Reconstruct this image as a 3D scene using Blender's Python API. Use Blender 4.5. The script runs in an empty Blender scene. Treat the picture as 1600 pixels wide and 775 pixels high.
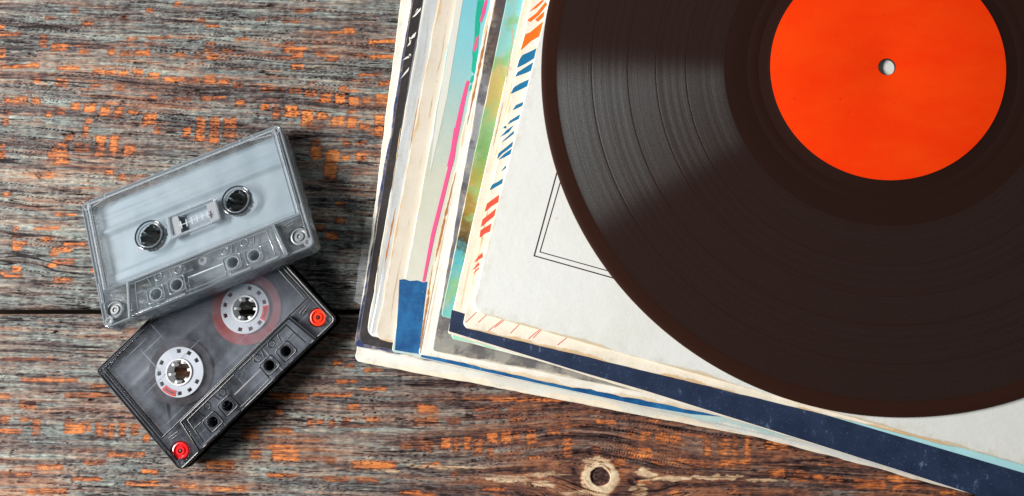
import bpy, bmesh, math
import numpy as np
from mathutils import Vector, Matrix

# ------------------------------------------------------------------ camera, light, exposure
sc = bpy.context.scene
S = 0.001                                   # everything below is written in millimetres
CAM_H, CAM_F, CAM_TX, CAM_TY = 377.3, 1255.3, 0.0861, 0.0669
CAM_R = Matrix.Rotation(CAM_TY, 3, 'Y') @ Matrix.Rotation(CAM_TX, 3, 'X')
cd = bpy.data.cameras.new('camera'); cam = bpy.data.objects.new('camera', cd)
sc.collection.objects.link(cam); sc.camera = cam
cd.sensor_width = 36.0; cd.lens = CAM_F * 36.0 / 1600.0
cd.clip_start = 0.01; cd.clip_end = 20
cam.matrix_world = Matrix.Translation((0, 0, CAM_H * S)) @ CAM_R.to_4x4()

w = bpy.data.worlds.new('World'); sc.world = w; w.use_nodes = True
bg = w.node_tree.nodes['Background']
bg.inputs[0].default_value = (0.93, 0.97, 1.0, 1); bg.inputs[1].default_value = 0.07

def area(name, loc, target, sx, sy, watts, col):
    d = bpy.data.lights.new(name, 'AREA'); d.shape = 'RECTANGLE'; d.size = sx * S; d.size_y = sy * S
    d.energy = watts; d.color = col
    o = bpy.data.objects.new(name, d); sc.collection.objects.link(o)
    o.location = Vector(loc) * S
    o.rotation_euler = (Vector(target) - Vector(loc)).to_track_quat('-Z', 'Y').to_euler()
    return o
area('softbox_lamp', (-1180, 60, 690), (30, 20, 0), 980, 260, 42.5, (1.0, 0.98, 0.95))

sc.view_settings.view_transform = 'Standard'; sc.view_settings.look = 'None'
sc.view_settings.exposure = 0.0; sc.view_settings.gamma = 1.0
sc.render.engine = 'CYCLES'
sc.cycles.transparent_max_bounces = 32; sc.cycles.max_bounces = 10
sc.cycles.transmission_bounces = 10; sc.cycles.use_denoising = True

# ------------------------------------------------------------------ helpers
col = sc.collection
def at(x, y, z=0.0):
    """photograph pixel -> point (mm) on the horizontal plane at height z"""
    d = CAM_R @ Vector(((x - 800) / CAM_F, -(y - 387.5) / CAM_F, -1.0))
    t = (z - CAM_H) / d.z
    return Vector((d.x * t, d.y * t, z))

def tag(o, label=None, cat=None, group=None, kind=None):
    if label: o['label'] = label
    if cat: o['category'] = cat
    if group: o['group'] = group
    if kind: o['kind'] = kind
    return o
def empty(name, mat=None):
    o = bpy.data.objects.new(name, None); col.objects.link(o); o.empty_display_size = 0.01
    if mat is not None: o.matrix_world = mat
    return o
def link(name, me, mat, parent=None, smooth=False):
    o = bpy.data.objects.new(name, me); col.objects.link(o)
    if mat: me.materials.append(mat)
    if parent: o.parent = parent
    if smooth: me.polygons.foreach_set('use_smooth', [True] * len(me.polygons))
    return o

class MB:
    def __init__(s): s.v = []; s.f = []
    def add(s, vs, fs):
        n = len(s.v); s.v += [tuple(p) for p in vs]; s.f += [tuple(i + n for i in f) for f in fs]; return s
    def prism(s, poly, z0, z1):
        n = len(poly)
        vs = [(x, y, z0) for x, y in poly] + [(x, y, z1) for x, y in poly]
        fs = [tuple(range(n - 1, -1, -1)), tuple(range(n, 2 * n))]
        fs += [(i, (i + 1) % n, n + (i + 1) % n, n + i) for i in range(n)]
        return s.add(vs, fs)
    def bar(s, a, b, wd, z0, z1):
        a = Vector(a); b = Vector(b); d = (b - a).normalized(); p = Vector((-d.y, d.x)) * wd / 2
        return s.prism([a - p, b - p, b + p, a + p], z0, z1)
    def path(s, pts, wd, z0, z1):
        for a, b in zip(pts, pts[1:]): s.bar(a, b, wd, z0, z1)
        return s
    def lathe(s, prof, c=(0, 0), seg=40, close=True):
        n = len(prof); vs = []; fs = []
        for i in range(seg):
            a = 2 * math.pi * i / seg
            for r, z in prof: vs.append((c[0] + r * math.cos(a), c[1] + r * math.sin(a), z))
        m = n if close else n - 1
        for i in range(seg):
            j = (i + 1) % seg
            for k in range(m):
                l = (k + 1) % n
                fs.append((i * n + k, j * n + k, j * n + l, i * n + l))
        return s.add(vs, fs)
    def ring(s, r0, r1, z0, z1, c=(0, 0), seg=40, b=0.15):
        return s.lathe([(r0, z0), (r1, z0), (r1, z1 - b), (r1 - b, z1), (r0 + b, z1), (r0, z1 - b)], c, seg)
    def tube(s, pts, r, z, closed=False, seg=8):
        P = [Vector((p[0], p[1])) for p in pts]; n = len(P); vs = []; fs = []
        for i in range(n):
            a = P[(i - 1) % n] if closed or i > 0 else P[i]; b = P[(i + 1) % n] if closed or i < n - 1 else P[i]
            d0 = (P[i] - a).normalized() if (P[i] - a).length > 1e-9 else (b - P[i]).normalized()
            d1 = (b - P[i]).normalized() if (b - P[i]).length > 1e-9 else d0
            t = (d0 + d1).normalized(); k = r / max(0.5, t.dot(d1)); nn = Vector((-t.y, t.x))
            for j in range(seg):
                q = 2 * math.pi * j / seg
                vs.append((P[i].x + nn.x * k * math.cos(q), P[i].y + nn.y * k * math.cos(q), z + r * math.sin(q)))
        for i in range(n if closed else n - 1):
            i2 = (i + 1) % n
            for j in range(seg):
                j2 = (j + 1) % seg; fs.append((i * seg + j, i2 * seg + j, i2 * seg + j2, i * seg + j2))
        if not closed: fs += [tuple(range(seg)), tuple((n - 1) * seg + j for j in range(seg - 1, -1, -1))]
        return s.add(vs, fs)
    def mesh(s, name):
        me = bpy.data.meshes.new(name); me.from_pydata([(x * S, y * S, z * S) for x, y, z in s.v], [], s.f); me.update()
        return me
    def build(s, name, mat, parent=None, smooth=False, recalc=True):
        me = s.mesh(name)
        if recalc:
            bm = bmesh.new(); bm.from_mesh(me); bmesh.ops.recalc_face_normals(bm, faces=bm.faces); bm.to_mesh(me); bm.free()
        if smooth:
            me.polygons.foreach_set('use_smooth', [True] * len(me.polygons)); me.set_sharp_from_angle(angle=math.radians(38))
        return link(name, me, mat, parent)

def circle(c, r, n=32, a0=0.0):
    return [(c[0] + r * math.cos(a0 + 2 * math.pi * i / n), c[1] + r * math.sin(a0 + 2 * math.pi * i / n)) for i in range(n)]
def rrect(x0, y0, x1, y1, r, n=5):
    out = []
    for cx, cy, a in ((x1 - r, y1 - r, 0), (x0 + r, y1 - r, 90), (x0 + r, y0 + r, 180), (x1 - r, y0 + r, 270)):
        for k in range(n + 1):
            t = math.radians(a + 90 * k / n); out.append((cx + r * math.cos(t), cy + r * math.sin(t)))
    return out
def plate(name, loops, z0, z1, mat, parent, bevel=0.25):
    """flat plate with holes and rounded edges, filled from closed outlines"""
    cu = bpy.data.curves.new('outline', 'CURVE'); cu.dimensions = '2D'; cu.fill_mode = 'BOTH'
    k = S
    cu.extrude = max((z1 - z0) / 2 - bevel, 0.01) * k; cu.bevel_depth = bevel * k; cu.bevel_resolution = 1; cu.offset = -bevel * k
    for lp in loops:
        sp = cu.splines.new('POLY'); sp.points.add(len(lp) - 1); sp.use_cyclic_u = True
        for p, (x, y) in zip(sp.points, lp): p.co = (x * k, y * k, 0, 1)
    t = bpy.data.objects.new('outline', cu); col.objects.link(t)
    dg = bpy.context.evaluated_depsgraph_get(); dg.update()
    me = bpy.data.meshes.new_from_object(t.evaluated_get(dg)); me.name = name
    bpy.data.objects.remove(t); bpy.data.curves.remove(cu)
    me.materials.clear()
    me.transform(Matrix.Translation((0, 0, (z0 + z1) / 2 * k)))
    return link(name, me, mat, parent)

# ------------------------------------------------------------------ numpy noise
_rng = np.random.RandomState(11)
_tab = _rng.rand(512, 512).astype(np.float32)
def vnoise(x, y, seed=0):
    x = x + seed * 37.13; y = y + seed * 17.71
    xi = np.floor(x).astype(np.int64); yi = np.floor(y).astype(np.int64)
    fx = x - xi; fy = y - yi
    fx = fx * fx * (3 - 2 * fx); fy = fy * fy * (3 - 2 * fy)
    a = _tab[yi & 511, xi & 511]; b = _tab[yi & 511, (xi + 1) & 511]
    c = _tab[(yi + 1) & 511, xi & 511]; d = _tab[(yi + 1) & 511, (xi + 1) & 511]
    return (a * (1 - fx) + b * fx) * (1 - fy) + (c * (1 - fx) + d * fx) * fy
def fbm(x, y, seed=0, o=4, g=0.55):
    r = 0; a = 1; t = 0
    for i in range(o):
        r = r + a * vnoise(x * 2 ** i, y * 2 ** i, seed + i * 3); t += a; a *= g
    return r / t
def sstep(a, b, x):
    t = np.clip((x - a) / (b - a), 0, 1); return t * t * (3 - 2 * t)

# ------------------------------------------------------------------ node helpers
class NT:
    def __init__(s, name):
        s.m = bpy.data.materials.new(name); s.m.use_nodes = True; s.t = s.m.node_tree; s.t.nodes.clear()
        s.out = s.t.nodes.new('ShaderNodeOutputMaterial')
    def n(s, typ, **kw):
        o = s.t.nodes.new('ShaderNode' + typ)
        for k, v in kw.items():
            if k[0] == '_': o.inputs[k[1:].replace('_', ' ')].default_value = v
            else: setattr(o, k, v)
        return o
    def l(s, a, b): s.t.links.new(a, b)
    def set(s, inp, v):
        if isinstance(v, bpy.types.NodeSocket): s.l(v, inp)
        elif v is not None: inp.default_value = v
    def math(s, op, a, b=None, c=None, clamp=False):
        o = s.n('Math', operation=op, use_clamp=clamp); s.set(o.inputs[0], a)
        if b is not None: s.set(o.inputs[1], b)
        if c is not None: s.set(o.inputs[2], c)
        return o.outputs[0]
    def mix(s, f, a, b):
        o = s.n('Mix', data_type='RGBA'); s.set(o.inputs[0], f)
        s.set(o.inputs[6], rgba(a)); s.set(o.inputs[7], rgba(b)); return o.outputs[2]
    def ramp(s, f, stops, interp='LINEAR'):
        o = s.n('ValToRGB'); r = o.color_ramp; r.interpolation = interp
        while len(r.elements) < len(stops): r.elements.new(0.5)
        for e, (p, c) in zip(r.elements, stops): e.position = p; e.color = rgba(c) if not isinstance(c, (int, float)) else (c, c, c, 1)
        s.l(f, o.inputs[0]); return o.outputs[0]
    def smooth(s, x, a, b):
        o = s.n('MapRange', interpolation_type='SMOOTHSTEP'); s.set(o.inputs[0], x); o.inputs[1].default_value = a; o.inputs[2].default_value = b
        return o.outputs[0]
    def noise(s, scale, vec=None, detail=4, rough=0.6, stretch=None):
        if vec is None:
            vec = s.n('TexCoord').outputs['Object']
        if stretch:
            mp = s.n('Mapping'); mp.inputs['Scale'].default_value = stretch; s.l(vec, mp.inputs[0]); vec = mp.outputs[0]
        o = s.n('TexNoise'); o.inputs['Scale'].default_value = scale; o.inputs['Detail'].default_value = detail; o.inputs['Roughness'].default_value = rough
        s.l(vec, o.inputs['Vector']); return o.outputs[0]
    def bsdf(s, color, rough=0.5, spec=0.5, **kw):
        b = s.n('BsdfPrincipled'); s.set(b.inputs['Base Color'], rgba(color)); s.set(b.inputs['Roughness'], rough)
        s.set(b.inputs['Specular IOR Level'], spec)
        for k, v in kw.items(): s.set(b.inputs[k.replace('_', ' ')], v)
        return b
    def bump(s, h, strength, dist_mm):
        b = s.n('Bump'); b.inputs['Strength'].default_value = strength; b.inputs['Distance'].default_value = dist_mm * S
        s.l(h, b.inputs['Height']); return b.outputs[0]
    def fin(s, sock): s.l(sock, s.out.inputs[0]); return s.m
def rgba(c):
    if isinstance(c, bpy.types.NodeSocket) or c is None: return c
    return tuple(c) + (1,) if len(c) == 3 else tuple(c)
def srgb(r, g, b):
    f = lambda v: (v / 255) / 12.92 if v <= 10 else ((v / 255 + 0.055) / 1.055) ** 2.4
    return (f(r), f(g), f(b))

def plain(name, c, rough=0.5, spec=0.5, var=0.12, scale=900, bump=0.0):
    t = NT(name); n = t.noise(scale)
    c2 = tuple(min(1, v * (1 + var)) for v in c); c1 = tuple(v * (1 - var) for v in c)
    b = t.bsdf(t.mix(n, c1, c2), rough, spec)
    if bump: t.l(t.bump(n, 0.6, bump), b.inputs['Normal'])
    return t.fin(b.outputs[0])
def thin_plastic(name, tint, rough=0.06, ior=1.49, haze_sheen=0.0, haze_sheen_col=(0.5, 0.5, 0.5), scratch=0.0):
    """clear moulded plastic: passes tinted light straight through, reflects by Fresnel, a pale layer of clouding and painted reflection"""
    t = NT(name)
    tr = t.n('BsdfTransparent'); tr.inputs[0].default_value = rgba(tint)
    gl = t.n('BsdfGlossy'); gl.inputs['Roughness'].default_value = rough
    fr = t.n('Fresnel'); fr.inputs[0].default_value = ior
    nz = t.noise(60, detail=3); bp = t.bump(nz, 0.25, 0.6); t.l(bp, gl.inputs['Normal']); t.l(bp, fr.inputs['Normal'])
    bf = t.n('NewGeometry').outputs['Backfacing']          # the reflection happens once, on the outer face
    m1 = t.n('MixShader'); t.l(t.math('MULTIPLY', fr.outputs[0], t.math('SUBTRACT', 1.0, bf)), m1.inputs[0]); t.l(tr.outputs[0], m1.inputs[1]); t.l(gl.outputs[0], m1.inputs[2])
    o = m1.outputs[0]
    if haze_sheen:
        df = t.n('BsdfDiffuse'); df.inputs[0].default_value = rgba(haze_sheen_col)
        n2 = t.noise(45, detail=5, rough=0.65)
        f = t.math('MULTIPLY', t.smooth(n2, 0.3, 0.75), haze_sheen)
        if scratch:
            s1 = t.noise(700, detail=2, stretch=(1, 0.025, 1)); s2 = t.noise(600, detail=2, stretch=(0.025, 1, 1))
            sm = t.math('MAXIMUM', t.smooth(s1, 0.68, 0.74), t.smooth(s2, 0.68, 0.74))
            f = t.math('ADD', f, t.math('MULTIPLY', sm, scratch), clamp=True)
        m2 = t.n('MixShader'); t.l(f, m2.inputs[0]); t.l(o, m2.inputs[1]); t.l(df.outputs[0], m2.inputs[2]); o = m2.outputs[0]
    return t.fin(o)
def glassy(name, color, rough=0.03, clear=0.4, tint=(0.8, 0.83, 0.86), glint=0.0, glint_col=(0.7, 0.74, 0.78)):
    """thick moulded edge: refracting, with part of the light passing straight"""
    t = NT(name)
    g = t.n('BsdfGlass'); g.inputs['Color'].default_value = rgba(color); g.inputs['Roughness'].default_value = rough; g.inputs['IOR'].default_value = 1.47
    tr = t.n('BsdfTransparent'); tr.inputs[0].default_value = rgba(tint)
    m = t.n('MixShader'); m.inputs[0].default_value = clear
    t.l(g.outputs[0], m.inputs[1]); t.l(tr.outputs[0], m.inputs[2])
    if not glint: return t.fin(m.outputs[0])
    d = t.bsdf(glint_col, 0.15, 0.8); m2 = t.n('MixShader'); m2.inputs[0].default_value = glint  # pale diffuse share paints bright highlights into the moulded edges
    t.l(m.outputs[0], m2.inputs[1]); t.l(d.outputs[0], m2.inputs[2]); return t.fin(m2.outputs[0])

# ================================================================== THE WOODEN TABLE
def wood_material(warm):
    t = NT('weathered_wood')
    at_ = t.n('Attribute', attribute_name='wood'); sep = t.n('SeparateColor'); t.l(at_.outputs['Color'], sep.inputs[0])
    tone, orange, warmth = sep.outputs[0], sep.outputs[1], sep.outputs[2]; cream = at_.outputs['Alpha']
    fine = t.noise(900, detail=4, rough=0.7, stretch=(0.05, 1, 1))
    speck = t.noise(1500, detail=2, rough=0.7, stretch=(0.22, 1, 1))
    tn = t.math('ADD', tone, t.math('MULTIPLY', t.math('SUBTRACT', fine, 0.5), 0.80))
    tn = t.math('ADD', tn, t.math('MULTIPLY', t.math('SUBTRACT', speck, 0.5), 0.42), clamp=True)
    base = t.ramp(tn, [(0.0, srgb(30, 24, 25)), (0.20, srgb(66, 61, 61)), (0.42, srgb(106, 111, 110)), (0.66, srgb(148, 156, 148)), (1.0, srgb(200, 206, 194))])
    brown = t.ramp(tn, [(0.0, srgb(34, 22, 22)), (0.3, srgb(80, 56, 52)), (0.55, srgb(132, 86, 64)), (1.0, srgb(184, 134, 98))])
    c = t.mix(warmth, base, brown)
    oc = t.ramp(t.math('ADD', t.math('MULTIPLY', tn, 0.6), t.math('MULTIPLY', orange, 0.42)),
                [(0.0, srgb(78, 40, 28)), (0.30, srgb(140, 74, 44)), (0.55, srgb(200, 114, 58)), (0.78, srgb(224, 144, 82)), (1.0, srgb(240, 190, 136))])
    hue = t.noise(70, detail=4, rough=0.7, stretch=(0.5, 1, 1))
    oc = t.mix(t.math('MULTIPLY', t.smooth(hue, 0.44, 0.66), 0.62), oc, brown)
    of = t.smooth(t.math('ADD', orange, t.math('MULTIPLY', t.math('SUBTRACT', fine, 0.5), 1.3)), 0.22, 0.80)
    c = t.mix(of, c, oc)
    cc = t.ramp(tn, [(0.0, srgb(110, 76, 54)), (0.5, srgb(205, 175, 140)), (1.0, srgb(236, 218, 188))])
    c = t.mix(t.smooth(t.math('ADD', cream, t.math('MULTIPLY', t.math('SUBTRACT', fine, 0.5), 0.5)), 0.3, 0.65), c, cc)
    b = t.bsdf(c, 0.75, 0.18)
    t.l(t.bump(t.math('ADD', fine, t.math('MULTIPLY', speck, 0.4)), 0.7, 0.35), b.inputs['Normal'])
    return t.fin(b.outputs[0])

# worn paint patches: (x, y, width, height) in photograph pixels, grouped with the zoom they were read at
ORANGE = []
def _rd(ox, oy, k, lst, st=1.0):
    for x, y, a, b in lst: ORANGE.append((ox + x / k, oy + y / k, a / k, b / k, st))
_rd(0, 0, 3.1, [(10,255,35,45),(0,130,50,18),(40,165,130,15),(100,320,200,14),(330,330,110,14),(300,400,55,30),(180,390,40,25),(540,250,40,25),(610,258,55,25),(690,255,80,25),(670,350,50,28),(745,365,55,22),(850,385,110,14),(940,388,50,20),(1010,390,60,35),(1080,398,60,25),(1150,412,50,22),(60,490,80,28),(105,485,60,30),(175,490,40,25),(365,515,45,30),(435,520,55,40),(508,540,40,45),(575,545,42,50),(645,543,50,15),(725,578,65,50),(765,630,25,30),(35,545,35,25),(30,590,20,30),(235,550,30,25),(290,540,40,25),(428,588,30,20),(415,635,25,50),(970,625,40,120),(1038,630,45,130),(1113,620,60,100),(905,635,35,40),(335,665,40,30),(300,715,50,40),(270,755,80,40),(385,715,50,30),(485,690,45,60),(480,740,45,30),(555,672,35,30),(550,720,42,50),(625,725,50,50),(10,705,25,25),(10,750,30,40),(860,20,30,15),(425,112,55,14),(725,50,35,10),(1020,215,50,15),(1010,245,40,15),(1100,245,60,15),(1030,275,60,20),(1060,475,60,20),(1000,475,50,22),(1165,495,40,25),(480,348,60,16),(540,352,50,14),(600,355,45,14)])
_rd(0, 0, 3.1, [(290,225,90,40),(210,200,40,60),(380,215,60,14),(410,250,50,20),(870,265,60,18),(960,265,40,15),(770,183,120,12),(640,188,50,10),(720,210,50,10),(360,50,40,25),(580,425,50,25),(460,415,40,15),(880,480,90,12),(740,470,40,20),(600,80,40,20),(980,100,40,20),(240,90,50,12)], 0.72)
_rd(300, 0, 3.1, [(370,430,65,25),(430,435,30,20),(500,438,60,22),(575,453,55,22),(648,472,55,45),(717,477,45,45),(783,488,50,35),(847,490,35,25),(920,483,60,50),(352,520,40,25),(480,540,60,50),(557,570,50,75),(630,560,55,30),(703,588,50,35),(772,592,42,50),(835,612,50,20),(905,610,40,110),(600,740,45,60),(683,745,50,35),(820,755,45,40),(745,765,40,20),(495,240,120,20),(510,265,60,25),(680,283,55,25),(510,320,60,22),(930,405,50,15),(920,200,130,12),(860,362,110,12),(545,52,80,15),(760,150,50,30),(920,275,120,10)])
_rd(300, 0, 3.1, [(410,550,40,50),(240,190,60,12),(470,210,50,14),(620,260,50,20),(810,268,60,16),(330,92,50,12),(100,125,60,14),(480,105,80,8),(580,400,40,12),(700,158,60,12),(600,685,50,22),(750,695,40,22),(820,690,50,12),(775,540,40,14),(730,425,40,15)], 0.7)
_rd(0, 200, 2.583, [(240,100,70,50),(250,130,60,30),(330,80,60,30),(405,60,35,60),(400,95,40,20),(460,70,35,55),(10,110,20,30),(440,180,25,15),(200,190,30,20),(490,200,30,15),(65,408,25,15),(65,435,30,15),(80,465,60,12),(65,485,35,15),(265,348,90,8),(190,403,110,10),(190,450,50,12),(215,510,35,15),(245,492,90,12),(255,540,90,18),(210,555,30,12),(300,470,100,12),(65,568,40,14),(50,595,80,12),(255,612,80,15),(380,578,25,10),(10,585,20,10),(30,265,40,12)])
_rd(100, 170, 2.152, [(850,150,30,35),(893,175,35,60),(920,40,40,25),(905,160,40,30),(895,215,40,50),(930,320,30,15),(860,400,40,15),(930,375,30,15),(900,430,40,20),(820,30,30,30),(770,10,40,20)])
_rd(0, 440, 2.313, [(100,282,200,10),(10,413,50,14),(180,355,220,12),(320,410,180,14),(355,382,50,12),(100,445,60,25),(15,500,30,20),(90,500,35,15),(130,530,30,60),(245,525,25,45),(280,530,50,35),(318,525,15,30),(355,535,20,45),(365,545,30,40),(400,540,20,50),(440,535,20,50),(487,535,18,35),(530,565,20,20),(35,540,90,14),(455,625,140,15),(180,670,100,15),(60,695,110,10),(540,687,60,12),(310,712,110,12),(510,730,120,12),(340,655,80,12),(170,757,150,15)], 0.9)
_rd(280, 560, 3.605, [(620,213,230,22),(860,205,220,14),(890,25,50,25),(960,40,50,15),(1090,65,100,15),(1090,170,150,12),(945,130,120,14),(980,270,60,20),(1390,285,100,40),(1090,600,220,35),(570,500,140,25),(580,405,120,20),(1180,600,80,30),(230,590,160,14),(230,610,160,12),(580,658,170,14),(880,680,140,16),(1060,688,120,12),(1420,605,100,20),(280,735,200,14),(50,720,80,12),(1300,755,120,15),(1420,350,60,25)])
_rd(280, 560, 3.605, [(560,300,40,40),(740,360,30,40),(860,365,30,40),(940,360,40,40),(790,355,40,20),(1090,345,80,20),(600,545,150,60),(1370,485,80,60),(1280,490,60,30),(850,575,60,30),(400,420,90,60),(430,540,60,40)], 0.75)
_rd(650, 600, 3.2, [(20,300,50,50),(75,310,15,70),(148,295,45,50),(200,300,20,70),(255,295,30,60),(312,305,40,90),(380,270,50,40),(370,350,20,50),(450,262,45,60),(507,262,30,60),(578,270,45,85),(756,310,35,110),(905,340,45,50),(690,235,60,30),(800,205,160,20),(1080,248,45,30),(1150,255,50,40),(1230,265,60,60),(1295,275,50,55),(1460,310,25,70),(1525,310,18,80),(1560,300,15,60),(1590,310,15,80),(1020,385,50,45),(1210,405,60,30),(1390,385,220,14),(1420,405,100,25),(1550,405,80,25),(580,80,400,14),(60,125,100,20),(190,185,60,25),(30,190,80,20),(310,70,150,10),(740,170,60,20),(600,370,60,14),(560,460,60,40),(630,470,50,50),(190,450,30,20),(1140,490,60,30),(1590,525,20,40),(1300,545,60,20),(390,525,120,14),(40,550,120,12),(500,180,60,20),(350,125,120,14),(510,125,80,12),(1120,345,110,45),(1180,190,60,20),(950,190,90,14)], 0.9)
_rd(1100, 480, 2.628, [(15,575,20,60),(80,570,20,70),(125,570,20,80),(178,590,20,130),(285,565,60,30),(330,575,30,25),(300,685,60,30),(400,693,60,30),(470,700,40,20),(540,708,60,20),(680,725,120,35),(820,705,120,20),(860,735,90,20),(800,740,40,20),(1000,765,60,12),(120,640,100,20)])
CREAM = [(795,748,110,9,.5),(850,741,70,6,.55),(700,731,120,4,.55),(660,728,90,3,.5),(845,756,40,10,.5),(900,770,50,8,.5),(1040,748,70,5,.8),(1120,746,90,4,.8),(1010,740,30,14,.7),(1000,765,24,16,.7),(930,722,50,14,.6),(610,735,60,4,.6),(205,93,70,5,.40),(235,88,50,4,.35),(1195,750,70,4,.6)]
KNOT = at(938, 745)

def make_plank(name, table, xs, ys, seed, lower):
    X, Y = np.meshgrid(xs, ys)
    X = X.astype(np.float64); Y = Y.astype(np.float64)
    if lower:
        dx, dy = X - KNOT.x, Y - KNOT.y
        k = np.exp(-(dx / 42) ** 2 - (dy / 26) ** 2)
        Yw = KNOT.y + dy * (1 - 0.80 * k) + 1.2 * np.tanh(dx / 18) * np.exp(-(dx / 60) ** 2)
        Yw = Yw + 0.03 * X
    else:
        top = sstep(-20, 60, Y)
        Yw = Y + (0.02 + 0.06 * top) * X
        k = np.zeros_like(X)
    Yw = Yw + 1.6 * (fbm(X / 55, Y / 22, seed, 3) - 0.5) * 2
    g1 = fbm(X / 9, Yw / 0.6, seed + 1, 4, 0.75)              # fibres
    g2 = fbm(X / 110, Yw / 1.9, seed + 2, 4, 0.65)                    # year rings
    g3 = fbm(X / 45, Y / 18, seed + 3, 3)                      # broad weathering
    g4 = fbm(X / 1.6, Y / 0.8, seed + 4, 2)                    # crumbly surface
    saw = 0.5 + 0.5 * np.sin(2 * np.pi * (X + 1.6 * fbm(X / 30, Y / 9, seed + 5, 2)) / 6.75)
    cr = np.abs(fbm(X / 95, Yw / 2.6, seed + 6, 3) - 0.5)      # ridges -> long cracks
    crm = sstep(0.30, 0.55, fbm(X / 40, Yw / 8, seed + 7, 2))
    crack = (1 - sstep(0.004, 0.022, cr)) * crm
    cr2 = np.abs(fbm(X / 24, Yw / 1.3, seed + 8, 3) - 0.5)
    crack2 = (1 - sstep(0.004, 0.03, cr2)) * sstep(0.38, 0.56, fbm(X / 25, Yw / 6, seed + 9, 2))
    tone = (0.38 + 0.10 * (1 - sstep(-170, 20, X)) if lower else 0.42) + 0.75 * (g1 - 0.5) + 0.85 * (g2 - 0.5) + 0.40 * (g3 - 0.5) + 0.42 * (g4 - 0.5) + 0.05 * (saw - 0.5)
    tone = 0.42 + 0.80 * (tone - 0.40) - 0.48 * crack - 0.32 * crack2
    # worn paint
    Oh = 0
    O = np.zeros_like(X); C = np.zeros_like(X)
    wx = X + 2.0 * (fbm(X / 9, Y / 0.6, seed + 10, 3, 0.6) - 0.5); wy = Y + 1.5 * (fbm(X / 2.2, Y / 2.0, seed + 12, 3, 0.65) - 0.5)
    prn = np.random.RandomState(seed)
    for lst, A, gain in ((ORANGE, O, 1.0), (CREAM, C, 1.0)):
        for (px, py, pw, ph, st) in lst:
            st = st * (0.62 + 0.42 * prn.rand()) if A is O else st
            c = at(px, py); hw = pw * 0.30 / 2 + 0.25; hh = ph * 0.30 / 2 + 0.35
            i0, i1 = np.searchsorted(xs, [c.x - hw - 4, c.x + hw + 4]); j0, j1 = np.searchsorted(ys, [c.y - hh - 3, c.y + hh + 3])
            if i1 <= i0 or j1 <= j0: continue
            q = (slice(j0, j1), slice(i0, i1))
            ax = np.maximum(np.abs(wx[q] - c.x) / hw, 0); ay = np.abs(wy[q] - c.y) / hh; d = np.maximum((ax - 1) * hw / 0.9, (ay - 1) * hh / 0.9) if A is O else (np.hypot(ax, ay) + 1.3 * (fbm(X[q] / 5, Y[q] / 0.9, seed + 30, 3) - 0.5) - 1) * 1.6
            A[q] = np.maximum(A[q], gain * st * (1 - sstep(-0.8, 0.8, d)))
    fb = fbm(X / 12, Yw / 0.5, seed + 25, 3, 0.7)
    Oh = O.copy()
    O = O * (0.84 if lower else 0.95) * np.clip(0.80 + 3.0 * (fb - 0.46) + 0.9 * (g4 - 0.5), 0.12, 1.1) * (1 - 0.8 * crack)
    # thin reddish streaks between the patches, stronger where the photograph's board is warm
    zone = (1 - sstep(25, 62, np.abs(Y - 100))) * 0.5 + 0.35 if not lower else 0.55 + 0.25 * sstep(-40, 40, X)
    st = fbm(X / 13, Yw / 0.9, seed + 14, 3, 0.6) * 0.75 + 0.25 * fbm(X / 7, Y / 5, seed + 15, 2) + 0.03 * saw
    O = np.maximum(O, 0.58 * sstep(0.51, 0.74, st) * zone * (1 - crack))
    warm = np.clip((0.18 if not lower else 0.42) + 1.5 * (fbm(X / 22, Yw / 1.8, seed + 16, 3) - 0.5) + 0.9 * (g3 - 0.5) + 0.9 * sstep(0.02, 0.5, Oh)
                   + (0.22 * (1 - sstep(15, 45, np.abs(Y - 105))) if not lower else 0.62 * sstep(-110, 20, X)), 0, 1)
    H = 0.30 * (g1 - 0.5) + 0.55 * (g2 - 0.5) + 0.5 * (g3 - 0.5) - 0.9 * crack - 0.45 * crack2 + 0.10 * (g4 - 0.5) + 0.10 * (saw - 0.5) - 0.12 * O
    if lower:
        r = np.hypot(dx, dy * 1.05) + 0.7 * (fbm(X / 2.2, Y / 2.2, seed + 18, 2) - 0.5)
        core = 1 - sstep(3.7, 4.7, r)
        halo = (1 - sstep(6.0, 11.5, r + 3 * (fbm(X / 5, Y / 5, seed + 19, 2) - 0.5))) * (1 - core)
        C = np.maximum(C, halo); C *= (1 - core)
        ringn = fbm(r / 0.8, np.arctan2(dy, dx) * 1.2, seed + 20, 2)
        tone = tone * (1 - core) + core * (0.0 + 0.75 * (fbm(X / 0.9, Y / 0.9, seed + 21, 3) - 0.25)); warm = np.maximum(warm, core)
        tone = tone + halo * (0.35 - 0.5 * (ringn < 0.36))
        O = np.maximum(O * (1 - core) * (1 - 0.7 * halo), 0.55 * (1 - core) * sstep(0.1, 0.5, halo) * (1 - sstep(0.55, 0.9, halo)))
        H = H - 0.5 * core + 0.3 * halo
    # rounded long edges beside the joint
    edge = ys[-1] if lower else ys[0]
    de = np.abs(Y - edge) + 0.5 * (fbm(X / 12, Y * 0, seed + 22, 3) - 0.5)
    H = H - 1.5 * (1 - sstep(-0.2, 1.3, de)) ** 1.5
    ny, nx = X.shape
    co = np.empty((ny * nx, 3), np.float32); co[:, 0] = X.ravel(); co[:, 1] = Y.ravel(); co[:, 2] = H.ravel()
    # skirt: drop the border rows straight down so that the plank has thickness
    idx = np.arange(ny * nx).reshape(ny, nx)
    q = np.stack([idx[:-1, :-1], idx[:-1, 1:], idx[1:, 1:], idx[1:, :-1]], -1).reshape(-1, 4)
    loop = np.concatenate([idx[0, :], idx[1:, -1], idx[-1, -2::-1], idx[-2:0:-1, 0]])
    base = co[loop].copy(); base[:, 2] = -20.0
    nb = len(loop); bi = np.arange(nb) + ny * nx
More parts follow.
